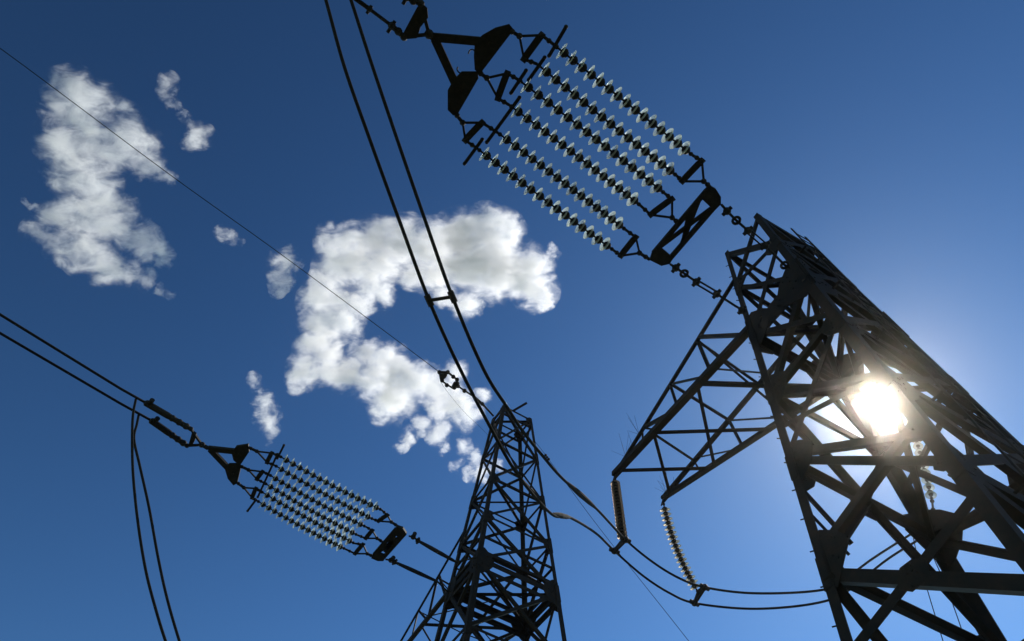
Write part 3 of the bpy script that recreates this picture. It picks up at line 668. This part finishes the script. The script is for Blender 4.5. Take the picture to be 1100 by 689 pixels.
for p in ((472, 400), (481, 400), (487, 405), (475, 409), (480, 414), (491, 408), (492, 415)): gl('end_ball', lambda bm: add_ball(bm, SG(*p), 0.085))
gl('tie_rod', lambda bm: (add_rod(bm, SG(492, 415), SG(510, 427), 0.035), add_rod(bm, SG(510, 427), SG(520, 436), 0.055), add_rod(bm, SG(520, 436), G0, 0.04), add_ball(bm, SG(499, 420), 0.09), add_ball(bm, SG(518, 434), 0.08)))
P = [SG(472, 400), SG(420, 361), SG(300, 272), SG(180, 186), (SG(0, 52)), SG(-160, -60)]
wire('earth_wire', P, 0.014, 'long thin dark earth wire crossing the sky from upper left to the far pylon', 'wire')
# thin fibre wire passing behind the far pylon
SH = Set(FAR, 31.0, 0.0)
th = FAR.c + FAR.e2 * 3.2
nt_ = (FAR.e2 * 1.0 + FAR.e1 * 0.5).normalized(); nv = nt_.cross(up).normalized()
A_ = FAR.P(2, 31.0)
bvec = ray(740, 689)
Pq = CAM + bvec * 19.0
wire('thin_wire', [A_, A_.lerp(Pq, .12) , A_.lerp(Pq, .5) - up * 0.15, Pq, Pq + (Pq - A_) * 0.4], 0.0075, 'hair thin wire running down right from the far pylon head', 'wire')
A2 = FAR.P(0, 31.4)
wire('thin_wire', [SG(472, 401), SG(474, 412).lerp(A2, .02), SG(484, 428).lerp(A2, .3), SG(503, 446).lerp(A2, .6), A2], 0.005, 'hair thin bonding wire from the diamond frame link to the far pylon', 'wire')
bm = bmesh.new(); q = A_.lerp(Pq, .12); dd = (Pq - A_).normalized(); add_rod(bm, q - dd * 0.16, q + dd * 0.16, 0.02); add_ball(bm, q - dd * 0.14, 0.055); add_ball(bm, q + dd * 0.14, 0.055); add_ball(bm, q, 0.045)
tag(link('vibration_damper', bm, M_FIT), 'tiny dark vibration damper on the thin wire right of the far pylon head', 'damper')

# string and leads seen through the near pylon
kb = hit(1001, 536, b_u[-1] + backdir * 0.8, backdir); ka = hit(972, 425, b_u[-1] + backdir * 2.2, backdir)
insulator_string(ka, kb, 16, 'pale glass string seen through the near pylon just right of the sun', 'hanging insulator strings', 0.9, lead=0.05)
bm = bmesh.new(); q0, q1 = kb, hit(1004, 562, b_u[-1] + backdir * 0.5, backdir); add_rod(bm, q0, q1, 0.03)
for t in (.1, .45, .8, 1): add_ball(bm, q0.lerp(q1, t), 0.06)
tag(link('link_chain', bm, M_FIT), 'short dark chain under the glass string seen through the near pylon', 'chain', 'link chains')
pa, pb_ = b_u[-1], b_l[-1]
wire('thin_wire', [pa, hit(985, 595, pa, backdir), hit(998, 640, pa, backdir), hit(1014, 692, pa, backdir), hit(1030, 745, pa, backdir)], 0.012, 'left of two thin leads dropping inside the near pylon at the bottom edge', 'wire', 'thin dropping leads')
wire('thin_wire', [pb_, hit(1003, 600, pb_, backdir), hit(1020, 640, pb_, backdir), hit(1038, 692, pb_, backdir), hit(1052, 745, pb_, backdir)], 0.012, 'right of two thin leads dropping inside the near pylon at the bottom edge', 'wire', 'thin dropping leads')

# ------------------------------------------------------------------ clouds: real bodies of scattering vapour, some 500 m off
CLOUDS = [
 ('ragged tall white cloud at the left with the thin earth wire in front of it',
  [(80,103,22),(62,118,14),(105,118,24),(135,135,20),(150,155,20),(160,178,16),(180,190,9),(65,152,20),(90,150,26),(115,165,24),(75,185,20),(95,195,26),(90,222,26),(115,230,26),(138,250,20),(155,262,18),(172,268,13),(178,282,8),
   (60,235,18),(40,248,12),(75,262,20),(98,275,22),(115,290,18),(140,296,12),(160,302,11),(180,316,7),(50,262,8),(30,215,5)]),
 ('small white hooked cloud wisp at the upper left', [(182,88,9),(178,100,8),(186,112,7),(196,124,6),(206,136,8),(216,146,12),(204,152,9),(222,142,7)]),
 ('tiny faint cloud puff alone in the blue left of the tall cloud gap', [(238,250,7),(246,256,9),(256,259,6)]),
 ('small white cloud crossed by the earth wire left of the large cloud', [(300,283,13),(312,278,13),(302,300,13),(298,312,8),(320,280,7)]),
 ('large white hooked cloud behind the twin jumper cables',
  [(356,262,17),(352,248,11),(378,262,22),(402,258,22),(420,245,13),(432,262,30),(465,266,30),(495,256,28),(520,246,24),(540,248,24),(500,285,32),(530,285,38),(558,292,30),(575,310,24),(585,325,10),(583,285,14),(470,292,26),(440,292,20),(410,285,24),(385,285,26),
   (362,288,22),(345,300,12),(345,325,22),(360,330,20),(350,352,24),(338,372,20),(360,375,16),(330,398,20),(318,412,12),(350,395,20),(372,400,20),(390,380,16),(408,385,20),(425,395,22),(400,408,24),(425,420,26),(415,440,18),(438,468,10),(431,479,8),(395,305,20),(385,325,18),(412,318,13),(372,350,18),(450,412,22),(472,418,22),(490,400,14),(487,430,20),(500,445,18),(470,440,16),(455,455,12),(470,466,13),(477,481,8),(515,425,12),(500,330,16),(478,318,14),(345,310,16)]),
 ('small white upright cloud puff above the far insulator set', [(273,408,8),(277,420,5),(284,434,13),(287,448,13),(290,462,9),(287,474,6)]),
 ('small white puff off the right tip of the large cloud', [(594,272,8),(592,266,6)]),
 ('faint white wisps left of the far pylon head', [(498,480,10),(512,492,11),(490,500,8),(520,508,12),(535,500,9),(505,510,8)]),
]
def cloud(i, label, blobs):
    wisp = 0 if i == 4 else 1
    D = 520.0 + 25 * i
    cen = CAM + ray(sum(b[0] for b in blobs) / len(blobs), sum(b[1] for b in blobs) / len(blobs)).normalized() * D
    rr = random.Random(100 + i); B = []
    axis = (cen - CAM).normalized()
    for (x, y, r) in blobs:
        d = ray(x, y); k = D / F_PX * 1.0
        z = d.dot(axis); p = CAM + d * (D / z)
        rad = r * D / F_PX / d.length * d.length * 1.0
        B.append((p + axis * rr.uniform(-0.5, 0.5) * rad - cen, rad))
    bm = bmesh.new()
    for p, r in B: bmesh.ops.create_icosphere(bm, subdivisions=2, radius=r * 1.3, matrix=Matrix.Translation(p))
    m = bpy.data.materials.new('cloud_vapour'); m.use_nodes = True; n = m.node_tree; n.nodes.clear(); L = n.links.new
    out = n.nodes.new('ShaderNodeOutputMaterial'); pv = n.nodes.new('ShaderNodeVolumePrincipled')
    pv.inputs['Color'].default_value = (0.998, 0.998, 0.998, 1); pv.inputs['Anisotropy'].default_value = 0.48
    tc = n.nodes.new('ShaderNodeTexCoord')
    wn = n.nodes.new('ShaderNodeTexNoise'); wn.inputs['Scale'].default_value = 0.055; wn.inputs['Detail'].default_value = 7; wn.inputs['Roughness'].default_value = 0.66
    ws = n.nodes.new('ShaderNodeVectorMath'); ws.operation = 'MULTIPLY_ADD'; ws.inputs[1].default_value = (WARP,) * 3
    L(tc.outputs['Object'], wn.inputs['Vector'])
    so_ = n.nodes.new('ShaderNodeVectorMath'); so_.operation = 'SUBTRACT'; so_.inputs[1].default_value = (0.5,) * 3
    L(wn.outputs['Color'], so_.inputs[0]); L(so_.outputs[0], ws.inputs[0]); L(tc.outputs['Object'], ws.inputs[2])
    prev = None
    for p, r in B:
        ds = n.nodes.new('ShaderNodeVectorMath'); ds.operation = 'DISTANCE'; ds.inputs[1].default_value = p
        L(ws.outputs[0], ds.inputs[0])
        q = n.nodes.new('ShaderNodeMath'); q.operation = 'MULTIPLY_ADD'; q.inputs[1].default_value = -1 / r; q.inputs[2].default_value = 1.0
        L(ds.outputs['Value'], q.inputs[0])
        if prev is None: prev = q
        else:
            mxn = n.nodes.new('ShaderNodeMath'); mxn.operation = 'SMOOTH_MAX'; mxn.inputs[2].default_value = 0.12
            L(prev.outputs[0], mxn.inputs[0]); L(q.outputs[0], mxn.inputs[1]); prev = mxn
    fn = n.nodes.new('ShaderNodeTexNoise'); fn.inputs['Scale'].default_value = 0.082; fn.inputs['Detail'].default_value = 9; fn.inputs['Roughness'].default_value = 0.75; fn.inputs['Distortion'].default_value = 0.6
    mpn = n.nodes.new('ShaderNodeMapping'); mpn.inputs['Rotation'].default_value = (0.9, 0.7, 0.4); mpn.inputs['Scale'].default_value = (0.75, 1.2, 1.05); L(tc.outputs['Object'], mpn.inputs['Vector']); L(mpn.outputs[0], fn.inputs['Vector'])
    a = n.nodes.new('ShaderNodeMath'); a.operation = 'MULTIPLY_ADD'; a.inputs[1].default_value = (5.8, 7.0)[wisp]; a.inputs[2].default_value = (-2.9 - 0.05, -3.5 - 0.15)[wisp]
    L(fn.outputs['Fac'], a.inputs[0])
    ad = n.nodes.new('ShaderNodeMath'); ad.operation = 'ADD'; pm = n.nodes.new('ShaderNodeMath'); pm.operation = 'MULTIPLY'; pm.inputs[1].default_value = 2.2; L(prev.outputs[0], pm.inputs[0]); pl = n.nodes.new('ShaderNodeMath'); pl.operation = 'MINIMUM'; pl.inputs[1].default_value = (1.0, 0.66)[wisp]; L(pm.outputs[0], pl.inputs[0]); L(pl.outputs[0], ad.inputs[0]); L(a.outputs[0], ad.inputs[1])
    mr = n.nodes.new('ShaderNodeMapRange'); mr.inputs['From Min'].default_value = -0.45; mr.inputs['From Max'].default_value = 1.15
    mr.inputs['To Max'].default_value = 1.0
    pw = n.nodes.new('ShaderNodeMath'); pw.operation = 'POWER'; pw.inputs[1].default_value = 2.6
    dm = n.nodes.new('ShaderNodeMath'); dm.operation = 'MULTIPLY'; dm.inputs[1].default_value = 0.13
    L(ad.outputs[0], mr.inputs['Value']); L(mr.outputs[0], pw.inputs[0]); L(pw.outputs[0], dm.inputs[0]); L(dm.outputs[0], pv.inputs['Density']); L(pv.outputs[0], out.inputs['Volume'])
    o = link('cloud', bm, m); o.location = cen
    md = o.modifiers.new('union', 'REMESH'); md.mode = 'VOXEL'; md.voxel_size = 1.6
    tag(o, label, 'cloud', 'clouds')
WARP = 34.0
for i, (lab, bl) in enumerate(CLOUDS): cloud(i, lab, bl)

# ------------------------------------------------------------------ the air volume: thin, strongly forward scattering, added for the glow around the sun
bm = bmesh.new(); bmesh.ops.create_cube(bm, size=1, matrix=Matrix.Translation((0, 0, 13.25)) @ Matrix.Diagonal((640, 640, 29.5, 1)))
m = bpy.data.materials.new('glow_air'); m.use_nodes = True; n = m.node_tree; n.nodes.clear()
out = n.nodes.new('ShaderNodeOutputMaterial'); pv = n.nodes.new('ShaderNodeVolumePrincipled')
pv.inputs['Color'].default_value = (1.0, 0.92, 0.82, 1); pv.inputs['Density'].default_value = 0.00048; pv.inputs['Anisotropy'].default_value = 0.982
n.links.new(pv.outputs[0], out.inputs['Volume'])
tag(link('glow_haze', bm, m), None, None, kind='stuff')
print('objects', len(sc.objects), 'sun el', math.degrees(SUN_EL), 'az', math.degrees(SUN_AZ))
